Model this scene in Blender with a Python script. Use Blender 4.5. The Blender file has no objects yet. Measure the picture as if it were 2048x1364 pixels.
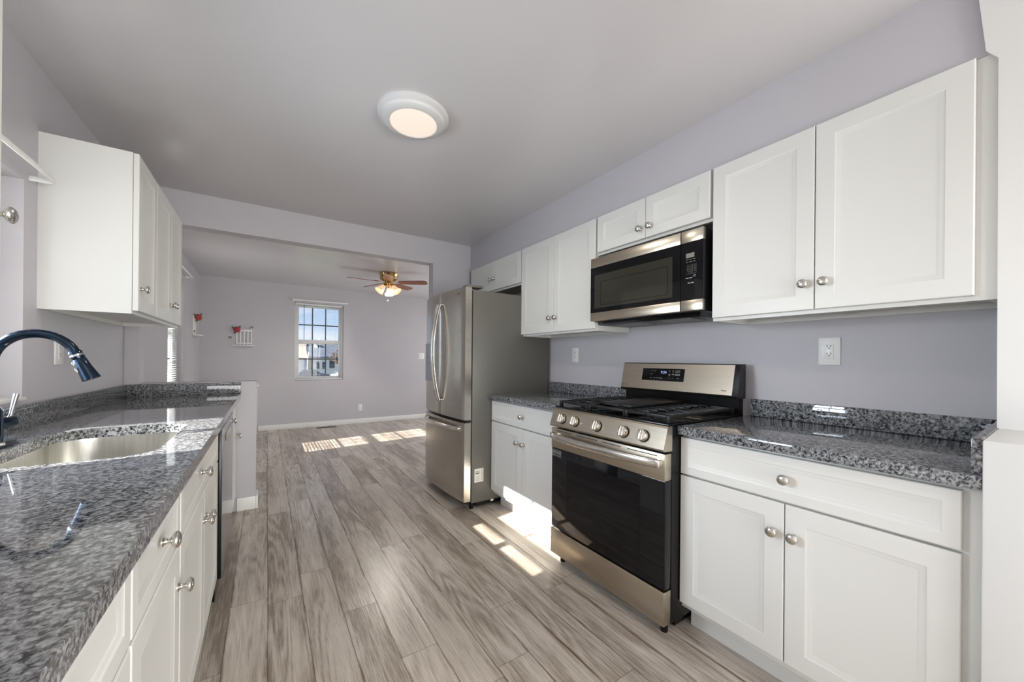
import bpy, bmesh, math, random
from mathutils import Vector, Matrix
random.seed(7)
S = bpy.context.scene
COL = S.collection
PI = math.pi

# ------------------------------------------------------------------ camera
cam = bpy.data.cameras.new('camera')
co = bpy.data.objects.new('camera', cam); COL.objects.link(co)
cam.sensor_width = 36.0; cam.sensor_fit = 'HORIZONTAL'
cam.lens = 36.0 * 745.953 / 2048.0
cam.shift_y = 36.363 / 2048.0
cam.clip_start = 0.02; cam.clip_end = 500
r_ = Vector((0.83578516, -0.5489763, 0.00939031))
u_ = Vector((-0.00810854, 0.00475957, 0.9999558))
f_ = Vector((0.54899673, 0.83582436, 0.000473423))
co.matrix_world = Matrix(((r_.x, u_.x, -f_.x, 0), (r_.y, u_.y, -f_.y, 0), (r_.z, u_.z, -f_.z, 1.19), (0, 0, 0, 1)))
S.camera = co

# ------------------------------------------------------------------ view, sky, sun, daylight, added fill
S.view_settings.view_transform = 'Standard'
S.view_settings.look = 'None'
S.view_settings.exposure = -0.03
S.view_settings.gamma = 1.0
S.view_settings.use_curve_mapping = False

W = bpy.data.worlds.new('sky'); S.world = W; W.use_nodes = True
nt = W.node_tree; N = nt.nodes; L = nt.links
bg = N['Background']
tc = N.new('ShaderNodeTexCoord'); sx = N.new('ShaderNodeSeparateXYZ'); L.new(tc.outputs['Generated'], sx.inputs[0])
ramp = N.new('ShaderNodeValToRGB')
ramp.color_ramp.elements[0].position = 0.0; ramp.color_ramp.elements[0].color = (.62, .78, .95, 1)
ramp.color_ramp.elements[1].position = 0.35; ramp.color_ramp.elements[1].color = (.16, .38, .82, 1)
L.new(sx.outputs['Z'], ramp.inputs[0])
cl = N.new('ShaderNodeTexNoise'); cl.inputs['Scale'].default_value = 5.0; cl.inputs['Detail'].default_value = 6
mp = N.new('ShaderNodeMapping'); mp.inputs['Scale'].default_value = (1, 1, 3.2)
L.new(tc.outputs['Generated'], mp.inputs[0]); L.new(mp.outputs[0], cl.inputs['Vector'])
cr = N.new('ShaderNodeValToRGB'); cr.color_ramp.elements[0].position = .5; cr.color_ramp.elements[1].position = .72
L.new(cl.outputs['Fac'], cr.inputs[0])
mx = N.new('ShaderNodeMixRGB'); mx.inputs[2].default_value = (.95, .96, 1, 1)
L.new(cr.outputs[0], mx.inputs[0]); L.new(ramp.outputs[0], mx.inputs[1])
glow = N.new('ShaderNodeMapRange'); glow.inputs['From Min'].default_value = -.2; glow.inputs['From Max'].default_value = -.95
glow.inputs['To Min'].default_value = 1.1; glow.inputs['To Max'].default_value = 8.0
L.new(sx.outputs['X'], glow.inputs['Value']); L.new(mx.outputs[0], bg.inputs['Color']); L.new(glow.outputs[0], bg.inputs['Strength'])

def lamp(name, kind, loc, direction, energy, color=(1, 1, 1), **kw):
    d = bpy.data.lights.new(name, kind); d.energy = energy; d.color = color
    for k, v in kw.items(): setattr(d, k, v)
    o = bpy.data.objects.new(name, d); COL.objects.link(o); o.location = loc
    o.rotation_euler = Vector(direction).to_track_quat('-Z', 'Y').to_euler()
    return o
SUN_DIR = (1.0, 0.13, -0.65)
lamp('sun', 'SUN', (-6, 1, 6), SUN_DIR, 27.0, (1, .95, .87), angle=math.radians(.5))
# daylight stand-in outside the sink window; the rest is added fill from invented sources
lamp('added_patio_fill', 'AREA', (1.0, -2.95, .85), (-.06, 1, -.08), 112, (1, .985, .96), shape='RECTANGLE', size=2.3, size_y=1.6)  # added fill lamp in front of the invented patio door
lamp('sink_window_daylight', 'AREA', (-1.65, 2.15, 1.62), (1, -.22, -.16), 98, (.84, .92, 1), shape='RECTANGLE', size=1.0, size_y=1.1)
lamp('added_side_fill', 'AREA', (2.12, -1.65, 1.35), (-1, .45, -.22), 60, (1, .985, .96), shape='RECTANGLE', size=1.4, size_y=1.3)  # added to brighten the left cabinet fronts through an invented opening
lamp('added_back_fill', 'SPOT', (.65, -1.3, 2.345), (0, 0, -1), 50, (1, .95, .88), shadow_soft_size=.3, spot_size=math.radians(165), spot_blend=.4)  # added fill lamp out of view, has no fixture
lamp('added_dining_fill', 'AREA', (3.62, 5.5, 1.25), (-1, 0, .12), 38, (1, .98, .96), shape='RECTANGLE', size=2.2, size_y=1.9)  # added fill for the dining room at an invented side opening

# ------------------------------------------------------------------ materials
def newmat(name):
    m = bpy.data.materials.new(name); m.use_nodes = True
    return m, m.node_tree.nodes, m.node_tree.links, m.node_tree.nodes['Principled BSDF']
def pbr(name, color, rough=.5, metal=0.0, spec=.5, coat=0.0, emit=None, estr=0.0):
    m, n, l, b = newmat(name)
    b.inputs['Base Color'].default_value = (*color, 1); b.inputs['Roughness'].default_value = rough
    b.inputs['Metallic'].default_value = metal; b.inputs['Specular IOR Level'].default_value = spec
    b.inputs['Coat Weight'].default_value = coat; b.inputs['Coat Roughness'].default_value = .05
    if emit: b.inputs['Emission Color'].default_value = (*emit, 1); b.inputs['Emission Strength'].default_value = estr
    return m
def noisy(name, c1, c2, scale, rough=.5, stretch=(1, 1, 1), metal=0.0, spec=.5, bump=0.0, detail=4, lo=.35, hi=.65, aniso=0):
    m, n, l, b = newmat(name)
    t = n.new('ShaderNodeTexCoord'); mp = n.new('ShaderNodeMapping'); mp.inputs['Scale'].default_value = stretch
    l.new(t.outputs['Object'], mp.inputs[0])
    x = n.new('ShaderNodeTexNoise'); x.inputs['Scale'].default_value = scale; x.inputs['Detail'].default_value = detail
    l.new(mp.outputs[0], x.inputs['Vector'])
    r = n.new('ShaderNodeValToRGB'); r.color_ramp.elements[0].position = lo; r.color_ramp.elements[1].position = hi
    r.color_ramp.elements[0].color = (*c1, 1); r.color_ramp.elements[1].color = (*c2, 1)
    l.new(x.outputs['Fac'], r.inputs[0]); l.new(r.outputs[0], b.inputs['Base Color'])
    b.inputs['Roughness'].default_value = rough; b.inputs['Metallic'].default_value = metal
    b.inputs['Specular IOR Level'].default_value = spec
    if bump:
        bp = n.new('ShaderNodeBump'); bp.inputs['Strength'].default_value = bump; bp.inputs['Distance'].default_value = .002
        l.new(x.outputs['Fac'], bp.inputs['Height']); l.new(bp.outputs[0], b.inputs['Normal'])
    return m

def floor_mat():
    m, n, l, b = newmat('vinyl_plank')
    t = n.new('ShaderNodeTexCoord'); s = n.new('ShaderNodeSeparateXYZ'); l.new(t.outputs['Object'], s.inputs[0])
    def math_(op, a, v=None, c=None):
        x = n.new('ShaderNodeMath'); x.operation = op
        for i, q in enumerate((a, v, c)):
            if q is None: continue
            if isinstance(q, (int, float)): x.inputs[i].default_value = q
            else: l.new(q, x.inputs[i])
        return x.outputs[0]
    PW, PL = .148, 1.22
    xs = math_('DIVIDE', math_('SUBTRACT', s.outputs['X'], .012), PW)
    row = math_('FLOOR', xs); fx = math_('SUBTRACT', xs, row)
    wn = n.new('ShaderNodeTexWhiteNoise'); wn.noise_dimensions = '1D'; l.new(row, wn.inputs['W'])
    ys = math_('ADD', math_('DIVIDE', s.outputs['Y'], PL), math_('MULTIPLY', wn.outputs['Value'], 7.3))
    idx = math_('FLOOR', ys); fy = math_('SUBTRACT', ys, idx)
    cb = n.new('ShaderNodeCombineXYZ'); l.new(row, cb.inputs[0]); l.new(idx, cb.inputs[1])
    w2 = n.new('ShaderNodeTexWhiteNoise'); w2.noise_dimensions = '2D'; l.new(cb.outputs[0], w2.inputs['Vector'])
    pid = w2.outputs['Value']
    # grain coordinates, shifted for every plank
    gx = n.new('ShaderNodeCombineXYZ'); l.new(math_('MULTIPLY', s.outputs['X'], 1.0), gx.inputs[0]); l.new(s.outputs['Y'], gx.inputs[1]); l.new(math_('MULTIPLY', pid, 37.0), gx.inputs[2])
    def noise(scale, stretch, detail=4, rough=.6):
        mp = n.new('ShaderNodeMapping'); mp.inputs['Scale'].default_value = stretch; l.new(gx.outputs[0], mp.inputs[0])
        x = n.new('ShaderNodeTexNoise'); x.inputs['Scale'].default_value = scale; x.inputs['Detail'].default_value = detail
        x.inputs['Roughness'].default_value = rough
        l.new(mp.outputs[0], x.inputs['Vector']); return x.outputs['Fac']
    big = noise(1.0, (7, .55, 1), 2, .35)
    rings = math_('PINGPONG', math_('MULTIPLY', big, 17.0), .5)
    fine = noise(1.0, (230, 7, 1), 5, .75)
    blotch = noise(1.0, (13, 1.6, 1), 5, .6)
    rmask = n.new('ShaderNodeMapRange'); rmask.inputs['From Min'].default_value = .35; rmask.inputs['From Max'].default_value = .65
    l.new(noise(1.0, (4, .5, 1), 1, .5), rmask.inputs['Value'])
    v = math_('ADD', math_('MULTIPLY', math_('MULTIPLY', rings, rmask.outputs[0]), .42), math_('MULTIPLY', fine, .95))
    v = math_('ADD', v, math_('MULTIPLY', blotch, .75))
    v = math_('ADD', v, math_('MULTIPLY', pid, .20))
    r = n.new('ShaderNodeValToRGB'); e = r.color_ramp.elements
    e[0].position = .58; e[0].color = (.235, .19, .15, 1); e[1].position = .95; e[1].color = (.66, .60, .525, 1)
    k = e.new(.74); k.color = (.475, .42, .36, 1)
    l.new(math_('MULTIPLY', v, .72), r.inputs[0])
    # dark brown, ragged lines along the plank edges
    ed = math_('MINIMUM', fx, math_('SUBTRACT', 1.0, fx))
    rag = noise(1.0, (26, 2.2, 1), 5, .75)
    seam = n.new('ShaderNodeMapRange'); seam.inputs['From Min'].default_value = -.03; seam.inputs['From Max'].default_value = .03
    l.new(math_('SUBTRACT', ed, math_('MULTIPLY', math_('SUBTRACT', rag, .475), .46)), seam.inputs['Value'])
    seam.inputs['To Min'].default_value = .8; seam.inputs['To Max'].default_value = 0
    near = n.new('ShaderNodeMapRange'); near.inputs['From Min'].default_value = .02; near.inputs['From Max'].default_value = .12; near.inputs['To Min'].default_value = 1; near.inputs['To Max'].default_value = 0
    l.new(ed, near.inputs['Value'])
    mixb = n.new('ShaderNodeMixRGB'); mixb.inputs[2].default_value = (.13, .078, .045, 1)
    l.new(math_('MULTIPLY', seam.outputs[0], near.outputs[0]), mixb.inputs[0]); l.new(r.outputs[0], mixb.inputs[1])
    # joints
    ey = math_('MULTIPLY', math_('MINIMUM', fy, math_('SUBTRACT', 1.0, fy)), PL)
    exm = math_('MULTIPLY', ed, PW)
    j = math_('LESS_THAN', math_('MINIMUM', ey, exm), .0011)
    mixj = n.new('ShaderNodeMixRGB'); mixj.inputs[2].default_value = (.06, .045, .035, 1)
    l.new(math_('MULTIPLY', j, .75), mixj.inputs[0]); l.new(mixb.outputs[0], mixj.inputs[1])
    l.new(mixj.outputs[0], b.inputs['Base Color'])
    b.inputs['Roughness'].default_value = .28; b.inputs['Specular IOR Level'].default_value = .45
    bp = n.new('ShaderNodeBump'); bp.inputs['Strength'].default_value = .12; bp.inputs['Distance'].default_value = .002
    l.new(v, bp.inputs['Height']); l.new(bp.outputs[0], b.inputs['Normal'])
    return m

def granite_mat():
    m, n, l, b = newmat('granite')
    t = n.new('ShaderNodeTexCoord')
    def noise(scale, det=3, rough=.6):
        x = n.new('ShaderNodeTexNoise'); x.inputs['Scale'].default_value = scale; x.inputs['Detail'].default_value = det; x.inputs['Roughness'].default_value = rough
        x.inputs['Distortion'].default_value = .6
        l.new(t.outputs['Object'], x.inputs['Vector']); return x.outputs['Fac']
    r = n.new('ShaderNodeValToRGB'); e = r.color_ramp.elements; r.color_ramp.interpolation = 'LINEAR'
    e[0].position = .35; e[0].color = (.015, .015, .016, 1); e[1].position = .66; e[1].color = (.46, .45, .43, 1)
    for p, c in ((.42, (.07, .07, .072)), (.48, (.19, .19, .188)), (.55, (.29, .287, .28))):
        k = e.new(p); k.color = (*c, 1)
    l.new(noise(120, 4, .6), r.inputs[0])
    r2 = n.new('ShaderNodeValToRGB'); r2.color_ramp.elements[0].position = .33; r2.color_ramp.elements[0].color = (.05, .05, .055, 1)
    r2.color_ramp.elements[1].position = .43; r2.color_ramp.elements[1].color = (1, 1, 1, 1)
    l.new(noise(75, 3, .5), r2.inputs[0])
    mm = n.new('ShaderNodeMixRGB'); mm.blend_type = 'MULTIPLY'; mm.inputs[0].default_value = .9
    l.new(r.outputs[0], mm.inputs[1]); l.new(r2.outputs[0], mm.inputs[2])
    tn = n.new('ShaderNodeMixRGB'); tn.blend_type = 'MULTIPLY'; tn.inputs[0].default_value = 1; tn.inputs[2].default_value = (.80, .83, .88, 1)
    l.new(mm.outputs[0], tn.inputs[1]); l.new(tn.outputs[0], b.inputs['Base Color'])
    b.inputs['Roughness'].default_value = .035; b.inputs['Specular IOR Level'].default_value = .5
    return m

def glass_mat(name='window_glass', tint=(1, 1, 1)):
    m = bpy.data.materials.new(name); m.use_nodes = True
    n = m.node_tree.nodes; l = m.node_tree.links; n.remove(n['Principled BSDF'])
    tr = n.new('ShaderNodeBsdfTransparent'); tr.inputs[0].default_value = (*tint, 1)
    gl = n.new('ShaderNodeBsdfGlossy'); gl.inputs['Roughness'].default_value = .02
    fr = n.new('ShaderNodeFresnel'); fr.inputs[0].default_value = 1.3
    mx = n.new('ShaderNodeMixShader'); l.new(fr.outputs[0], mx.inputs[0]); l.new(tr.outputs[0], mx.inputs[1]); l.new(gl.outputs[0], mx.inputs[2])
    l.new(mx.outputs[0], n['Material Output'].inputs['Surface'])
    return m

M = {}
M['wall'] = noisy('lavender_wall_paint', (.495, .478, .498), (.51, .493, .513), 3.0, rough=.5, spec=.35)
M['ceil'] = noisy('lavender_ceiling_paint', (.575, .558, .565), (.59, .573, .58), 2.0, rough=.22, spec=.5)
M['white'] = pbr('white_cabinet_paint', (.685, .68, .645), .38, spec=.45)
M['trim'] = pbr('white_trim_paint', (.80, .795, .77), .42)
M['whitewall'] = pbr('white_wall_paint', (.70, .695, .67), .5)
M['floor'] = floor_mat()
M['granite'] = granite_mat()
M['steel'] = noisy('brushed_steel', (.50, .47, .42), (.56, .53, .48), 3, rough=.24, stretch=(1, 1, 120), metal=1.0)
M['steelh'] = noisy('brushed_steel_horizontal', (.48, .425, .345), (.54, .48, .39), 3, rough=.30, stretch=(60, .6, 120), metal=1.0)
M['handle'] = pbr('satin_steel', (.70, .67, .62), .22, 1.0)
M['darksteel'] = pbr('dark_steel', (.30, .30, .32), .16, 1.0)
M['fridgeside'] = noisy('grey_painted_steel', (.115, .11, .095), (.125, .12, .103), 300, rough=.38, spec=.5)
M['nickel'] = pbr('satin_nickel', (.62, .60, .56), .22, 1.0)
M['sink'] = noisy('sink_steel', (.50, .49, .45), (.58, .57, .53), 3, rough=.28, stretch=(40, 40, 2), metal=1.0)
M['black'] = pbr('black_enamel', (.005, .005, .005), .2, spec=.28)
M['blackglass'] = pbr('black_glass', (.004, .004, .005), .04, spec=.36)
M['mwwindow'] = pbr('microwave_window_mesh', (.030, .028, .020), .07, spec=.6)
M['iron'] = pbr('cast_iron', (.007, .007, .007), .42, spec=.35)
M['bronze'] = pbr('dark_bronze_metal', (.022, .036, .058), .15, metal=.85, spec=.6)
M['chrome'] = pbr('chrome', (.75, .75, .75), .08, 1.0)
M['plate'] = pbr('white_plastic', (.80, .79, .76), .3)
M['slot'] = pbr('dark_slot', (.02, .02, .02), .5)
M['glass'] = glass_mat()
M['blind'] = pbr('white_blind_slat', (.78, .78, .76), .5)
M['muntin'] = pbr('backlit_grille', (.05, .06, .08), .5)  # dark base colour stands in for the grille's backlit shade
M['lampwhite'] = pbr('white_lamp_trim', (.60, .595, .59), .45)
M['diffuser'] = pbr('lamp_diffuser', (.30, .28, .26), .5, emit=(1, .84, .70), estr=.80)
M['brass'] = pbr('antique_brass', (.55, .38, .16), .22, 1.0)
M['wood'] = noisy('cherry_fan_blade', (.19, .055, .022), (.27, .085, .035), 14, rough=.28, stretch=(1, 1, 1))
M['shade'] = pbr('frosted_glass_shade', (.7, .6, .48), .4, emit=(1, .60, .32), estr=.75)
M['rose'] = pbr('rose_petals', (.36, .045, .05), .6)
M['leaf'] = pbr('leaf_green', (.06, .12, .04), .6)
M['pewter'] = pbr('pewter', (.22, .21, .21), .35, .8)
M['led'] = pbr('led_digits', (.2, .2, .4), .5, emit=(.45, .50, 1.0), estr=.8)
M['print'] = pbr('grey_print', (.22, .22, .20), .4)
M['printdark'] = pbr('dark_print', (.10, .10, .10), .5)
M['paper'] = pbr('label_paper', (.74, .72, .66), .6)
M['lcd'] = pbr('grey_lcd', (.17, .165, .145), .3)
M['ventbrown'] = pbr('brown_floor_register', (.09, .06, .04), .45)
M['dispenser'] = pbr('dispenser_grey', (.35, .38, .42), .35)
M['lawn'] = noisy('lawn', (.05, .06, .02), (.09, .09, .04), .6, rough=.9)
M['asphalt'] = noisy('asphalt', (.05, .05, .058), (.07, .07, .078), .5, rough=.9)
M['concrete'] = pbr('pavement', (.22, .21, .20), .9)
M['tanroof'] = noisy('tan_shingles', (.14, .105, .08), (.20, .155, .12), 2, rough=.9)
M['slateroof'] = noisy('slate_shingles', (.030, .040, .055), (.05, .06, .08), 2, rough=.9)
M['siding'] = pbr('white_siding', (.56, .52, .45), .8)
M['bluesiding'] = pbr('blue_grey_siding', (.10, .13, .19), .8)
M['housewin'] = pbr('dark_house_window', (.04, .05, .06), .15)
M['bush'] = noisy('bush_green', (.03, .04, .014), (.07, .07, .03), 4, rough=.9)
M['twig'] = noisy('brown_twigs', (.06, .035, .022), (.11, .07, .045), 4, rough=.9)
M['carwhite'] = pbr('white_car_paint', (.7, .7, .72), .2)
M['cardark'] = pbr('dark_car_paint', (.03, .035, .045), .2)
M['red'] = pbr('red_board', (.55, .05, .07), .6)

# ------------------------------------------------------------------ mesh helpers
class MB:
    def __init__(s): s.bm = bmesh.new(); s.mi = 0; s.mats = []
    def _new(s, faces, smooth=False):
        for f in faces: f.material_index = s.mi; f.smooth = smooth
    def mat(s, key):
        if key not in s.mats: s.mats.append(key)
        s.mi = s.mats.index(key); return s
    def box(s, x0, x1, y0, y1, z0, z1, bev=0.0, seg=2):
        b2 = bmesh.new()
        x0, x1 = sorted((x0, x1)); y0, y1 = sorted((y0, y1)); z0, z1 = sorted((z0, z1))
        bmesh.ops.create_cube(b2, size=1, matrix=Matrix.Translation(((x0+x1)/2, (y0+y1)/2, (z0+z1)/2)) @ Matrix.Diagonal((x1-x0, y1-y0, z1-z0, 1)))
        if bev: bmesh.ops.bevel(b2, geom=b2.edges[:], offset=bev, segments=seg, profile=.5, affect='EDGES')
        return s._merge(b2, bool(bev))
    def _merge(s, b2, smooth, mat4=None):
        if mat4 is not None: bmesh.ops.transform(b2, matrix=mat4, verts=b2.verts)
        vm = {v: s.bm.verts.new(v.co) for v in b2.verts}
        for f in b2.faces:
            try: g = s.bm.faces.new([vm[v] for v in f.verts]); g.material_index = s.mi; g.smooth = smooth
            except ValueError: pass
        b2.free(); return s
    def rot_box(s, c, size, mat3, bev=0.0):
        b2 = bmesh.new(); bmesh.ops.create_cube(b2, size=1, matrix=Matrix.Diagonal((*size, 1)))
        if bev: bmesh.ops.bevel(b2, geom=b2.edges[:], offset=bev, segments=2, profile=.5, affect='EDGES')
        return s._merge(b2, bool(bev), Matrix.Translation(c) @ mat3.to_4x4())
    def rings(s, loops, cap0=True, cap1=True, smooth=False):
        vs = [[s.bm.verts.new(p) for p in lp] for lp in loops]
        fs = []
        for a, b in zip(vs[:-1], vs[1:]):
            for i in range(len(a)):
                j = (i + 1) % len(a)
                fs.append(s.bm.faces.new((a[i], a[j], b[j], b[i])))
        if cap0: fs.append(s.bm.faces.new(vs[0][::-1]))
        if cap1: fs.append(s.bm.faces.new(vs[-1]))
        s._new(fs, smooth); return s
    def lathe(s, prof, origin, axis=(0, 0, 1), seg=28, caps=True):
        q = Vector(axis).normalized().to_track_quat('Z', 'Y').to_matrix(); o = Vector(origin)
        loops = [[o + q @ Vector((max(r, 1e-5) * math.cos(2*PI*i/seg), max(r, 1e-5) * math.sin(2*PI*i/seg), h)) for i in range(seg)] for r, h in prof]
        return s.rings(loops, caps, caps, True)
    def cyl(s, p0, p1, r0, r1=None, seg=20):
        p0, p1 = Vector(p0), Vector(p1)
        return s.lathe([(r0, 0), (r0 if r1 is None else r1, (p1-p0).length)], p0, p1-p0, seg)
    def tube(s, pts, rad, seg=14, flat=None):
        pts = [Vector(p) for p in pts]; n = len(pts); loops = []
        up = Vector((0, 0, 1)) if flat is None else Vector(flat)
        for i, p in enumerate(pts):
            t = (pts[min(i+1, n-1)] - pts[max(i-1, 0)]).normalized()
            a = t.cross(up)
            if a.length < 1e-4: a = t.cross(Vector((0, 1, 0)))
            a.normalize(); b = a.cross(t).normalized()
            ra = rad[i] if isinstance(rad, (list, tuple)) and not isinstance(rad[0], (list, tuple)) and len(rad) == n else rad
            if isinstance(ra, (list, tuple)): rx, ry = ra
            else: rx = ry = ra
            loops.append([p + a*rx*math.cos(2*PI*k/seg) + b*ry*math.sin(2*PI*k/seg) for k in range(seg)])
        return s.rings(loops, True, True, True)
    def sphere(s, c, r, sc=(1, 1, 1), seg=16):
        b2 = bmesh.new(); bmesh.ops.create_uvsphere(b2, u_segments=seg, v_segments=seg//2+2, radius=r)
        return s._merge(b2, True, Matrix.Translation(c) @ Matrix.Diagonal((*sc, 1)))
    def prism(s, pts, vec):
        vec = Vector(vec); a = [Vector(p) for p in pts]
        return s.rings([a, [p + vec for p in a]])
    def build(s, name, mat, parent=None, autosm=35):
        bm = s.bm; bmesh.ops.recalc_face_normals(bm, faces=bm.faces)
        root = parent
        while root is not None and root.parent is not None: root = root.parent
        if root is not None: bmesh.ops.translate(bm, vec=-root.location, verts=bm.verts)
        me = bpy.data.meshes.new(name); bm.to_mesh(me); bm.free()
        if s.mats:
            for k in s.mats: me.materials.append(M[k])
        else: me.materials.append(M[mat] if isinstance(mat, str) else mat)
        me.set_sharp_from_angle(angle=math.radians(autosm))
        o = bpy.data.objects.new(name, me); COL.objects.link(o)
        if parent is not None: o.parent = parent
        return o

def thing(name, label, cat, loc, group=None):
    o = bpy.data.objects.new(name, None); COL.objects.link(o); o.location = loc; o.empty_display_size = .1
    o['label'] = label; o['category'] = cat
    if group: o['group'] = group
    bpy.context.view_layer.update()
    return o
def tag(o, label, cat, group=None):
    o['label'] = label; o['category'] = cat
    if group: o['group'] = group
    return o
def struct(o, label=None, cat=None):
    o['kind'] = 'structure'
    if label: o['label'] = label
    if cat: o['category'] = cat
    return o
def struct_root(name, loc, label, cat):
    o = bpy.data.objects.new(name, None); COL.objects.link(o); o.location = loc
    bpy.context.view_layer.update()
    return struct(o, label, cat)
def text(body, size, origin, xdir, ydir, mat, parent, name, align='CENTER', depth=.0003):
    cu = bpy.data.curves.new('txt', 'FONT'); cu.body = body; cu.size = size; cu.align_x = align; cu.align_y = 'CENTER'; cu.extrude = depth; cu.resolution_u = 2
    tmp = bpy.data.objects.new('txt', cu); COL.objects.link(tmp)
    dg = bpy.context.evaluated_depsgraph_get()
    me = bpy.data.meshes.new_from_object(tmp.evaluated_get(dg))
    bpy.data.objects.remove(tmp); bpy.data.curves.remove(cu)
    xd, yd = Vector(xdir).normalized(), Vector(ydir).normalized(); zd = xd.cross(yd)
    root = parent
    while root.parent is not None: root = root.parent
    o0 = Vector(origin) - root.location
    me.transform(Matrix(((xd.x, yd.x, zd.x, o0.x), (xd.y, yd.y, zd.y, o0.y), (xd.z, yd.z, zd.z, o0.z), (0, 0, 0, 1))))
    me.materials.clear(); me.materials.append(M[mat]); me.name = name
    o = bpy.data.objects.new(name, me); COL.objects.link(o); o.parent = parent
    return o

# ------------------------------------------------------------------ dimensions
XR, XL, XD = 2.14, -.81, -.845
ZC, ZT = .908, .872
CE = 2.405
YB, YF = 3.62, 7.22
# ------------------------------------------------------------------ room shell
def wall_with_holes(mb, axis, a, b, lo, hi, z0, z1, holes):
    """wall slab between a and b on the given axis, running lo..hi on the other one; holes = (h0,h1,zb,zt)"""
    cuts = sorted({lo, hi, *[h for q in holes for h in q[:2]]}); zs = sorted({z0, z1, *[h for q in holes for h in q[2:]]})
    for i in range(len(cuts)-1):
        for k in range(len(zs)-1):
            mid = ((cuts[i]+cuts[i+1])/2, (zs[k]+zs[k+1])/2)
            if any(h[0] < mid[0] < h[1] and h[2] < mid[1] < h[3] for h in holes): continue
            if axis == 'X': mb.box(a, b, cuts[i], cuts[i+1], zs[k], zs[k+1])
            else: mb.box(cuts[i], cuts[i+1], a, b, zs[k], zs[k+1])
KW = (1.30, 2.30, 1.01, 1.885)      # kitchen window opening (y0,y1,z0,z1)
DW_ = (5.09, 5.93, .80, 2.115)     # dining window opening on the left wall
FW_ = (.384, 1.136, .80, 2.115)     # window opening on the far wall (x0,x1,z0,z1)
PD = (-.45, 1.95, .02, 2.12)        # opening added for light behind the camera, shaped as a patio door
mb = MB(); mb.box(-1.1, 3.9, -3.2, 7.45, -.1, 0)
struct(mb.build('floor', 'floor'))
mb = MB(); mb.box(-1.1, 3.9, -3.2, 7.45, CE, CE+.12)
struct(mb.build('ceiling', 'ceil'))
mb = MB()
wall_with_holes(mb, 'X', XL-.16, XL, -3.2, YB-.06, 0, CE, [KW])
wall_with_holes(mb, 'X', XD-.16, XD, YB-.06, 7.45, 0, CE, [DW_])
struct(mb.build('wall_left', 'wall'))
mb = MB(); wall_with_holes(mb, 'X', XR, XR+.16, -3.2, YB, 0, CE, [(-2.4, -.9, .7, 2.1)]); struct(mb.build('wall_right', 'wall'))
mb = MB(); wall_with_holes(mb, 'Y', YF, YF+.16, XD, 3.9, 0, CE, [FW_]); struct(mb.build('wall_far', 'wall'))
mb = MB(); wall_with_holes(mb, 'X', 3.7, 3.86, YB, YF, 0, CE, [(4.4, 6.6, .3, 2.2)]); struct(mb.build('wall_dining_right', 'wall'))
mb = MB(); wall_with_holes(mb, 'Y', -3.2, -3.05, XL, XR, 0, CE, [PD]); struct(mb.build('wall_back', 'wall'))
# opening between kitchen and dining room: left stub, beam, right part
mb = MB()
mb.box(XD, -.735, 3.56, 3.68, 0, CE); mb.box(-.735, 1.406, YB, YB+.115, 2.158, CE); mb.box(1.406, 3.7, YB, YB+.115, 0, CE)
struct(mb.build('wall_middle', 'wall'))
mb = MB(); mb.box(-.735, -.066, 3.56, 3.68, 0, 1.0, .003); struct(mb.build('wall_peninsula', 'wall'))
mb = MB(); mb.box(1.83, XR, .150, YB, 2.132, CE); struct(mb.build('soffit', 'wall'))
# white wall end at the right: low part with a ledge, slimmer upper part
mb = MB()
mb.box(1.488, XR, -.25, .132, 0, 1.0, .004)
mb.prism([(1.808, -.25, 1.0), (1.808, .134, 1.0), (1.808, .137, 2.10), (1.808, .160, 2.135), (1.808, .176, 2.32), (1.808, .184, CE), (1.808, -.25, CE)], (XR-1.808, 0, 0))
struct(mb.build('wall_end', 'whitewall'))
# baseboards
mb = MB(); mb.box(-.11, 3.7, YF-.014, YF, 0, .085, .003); struct(mb.build('baseboard_far', 'trim'))
mb = MB(); mb.box(-.185, -.066, 3.546, 3.56, 0, .10, .003); mb.box(-.066, -.052, 3.546, 3.70, 0, .10, .003)
struct(mb.build('baseboard_peninsula', 'trim'))

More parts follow.
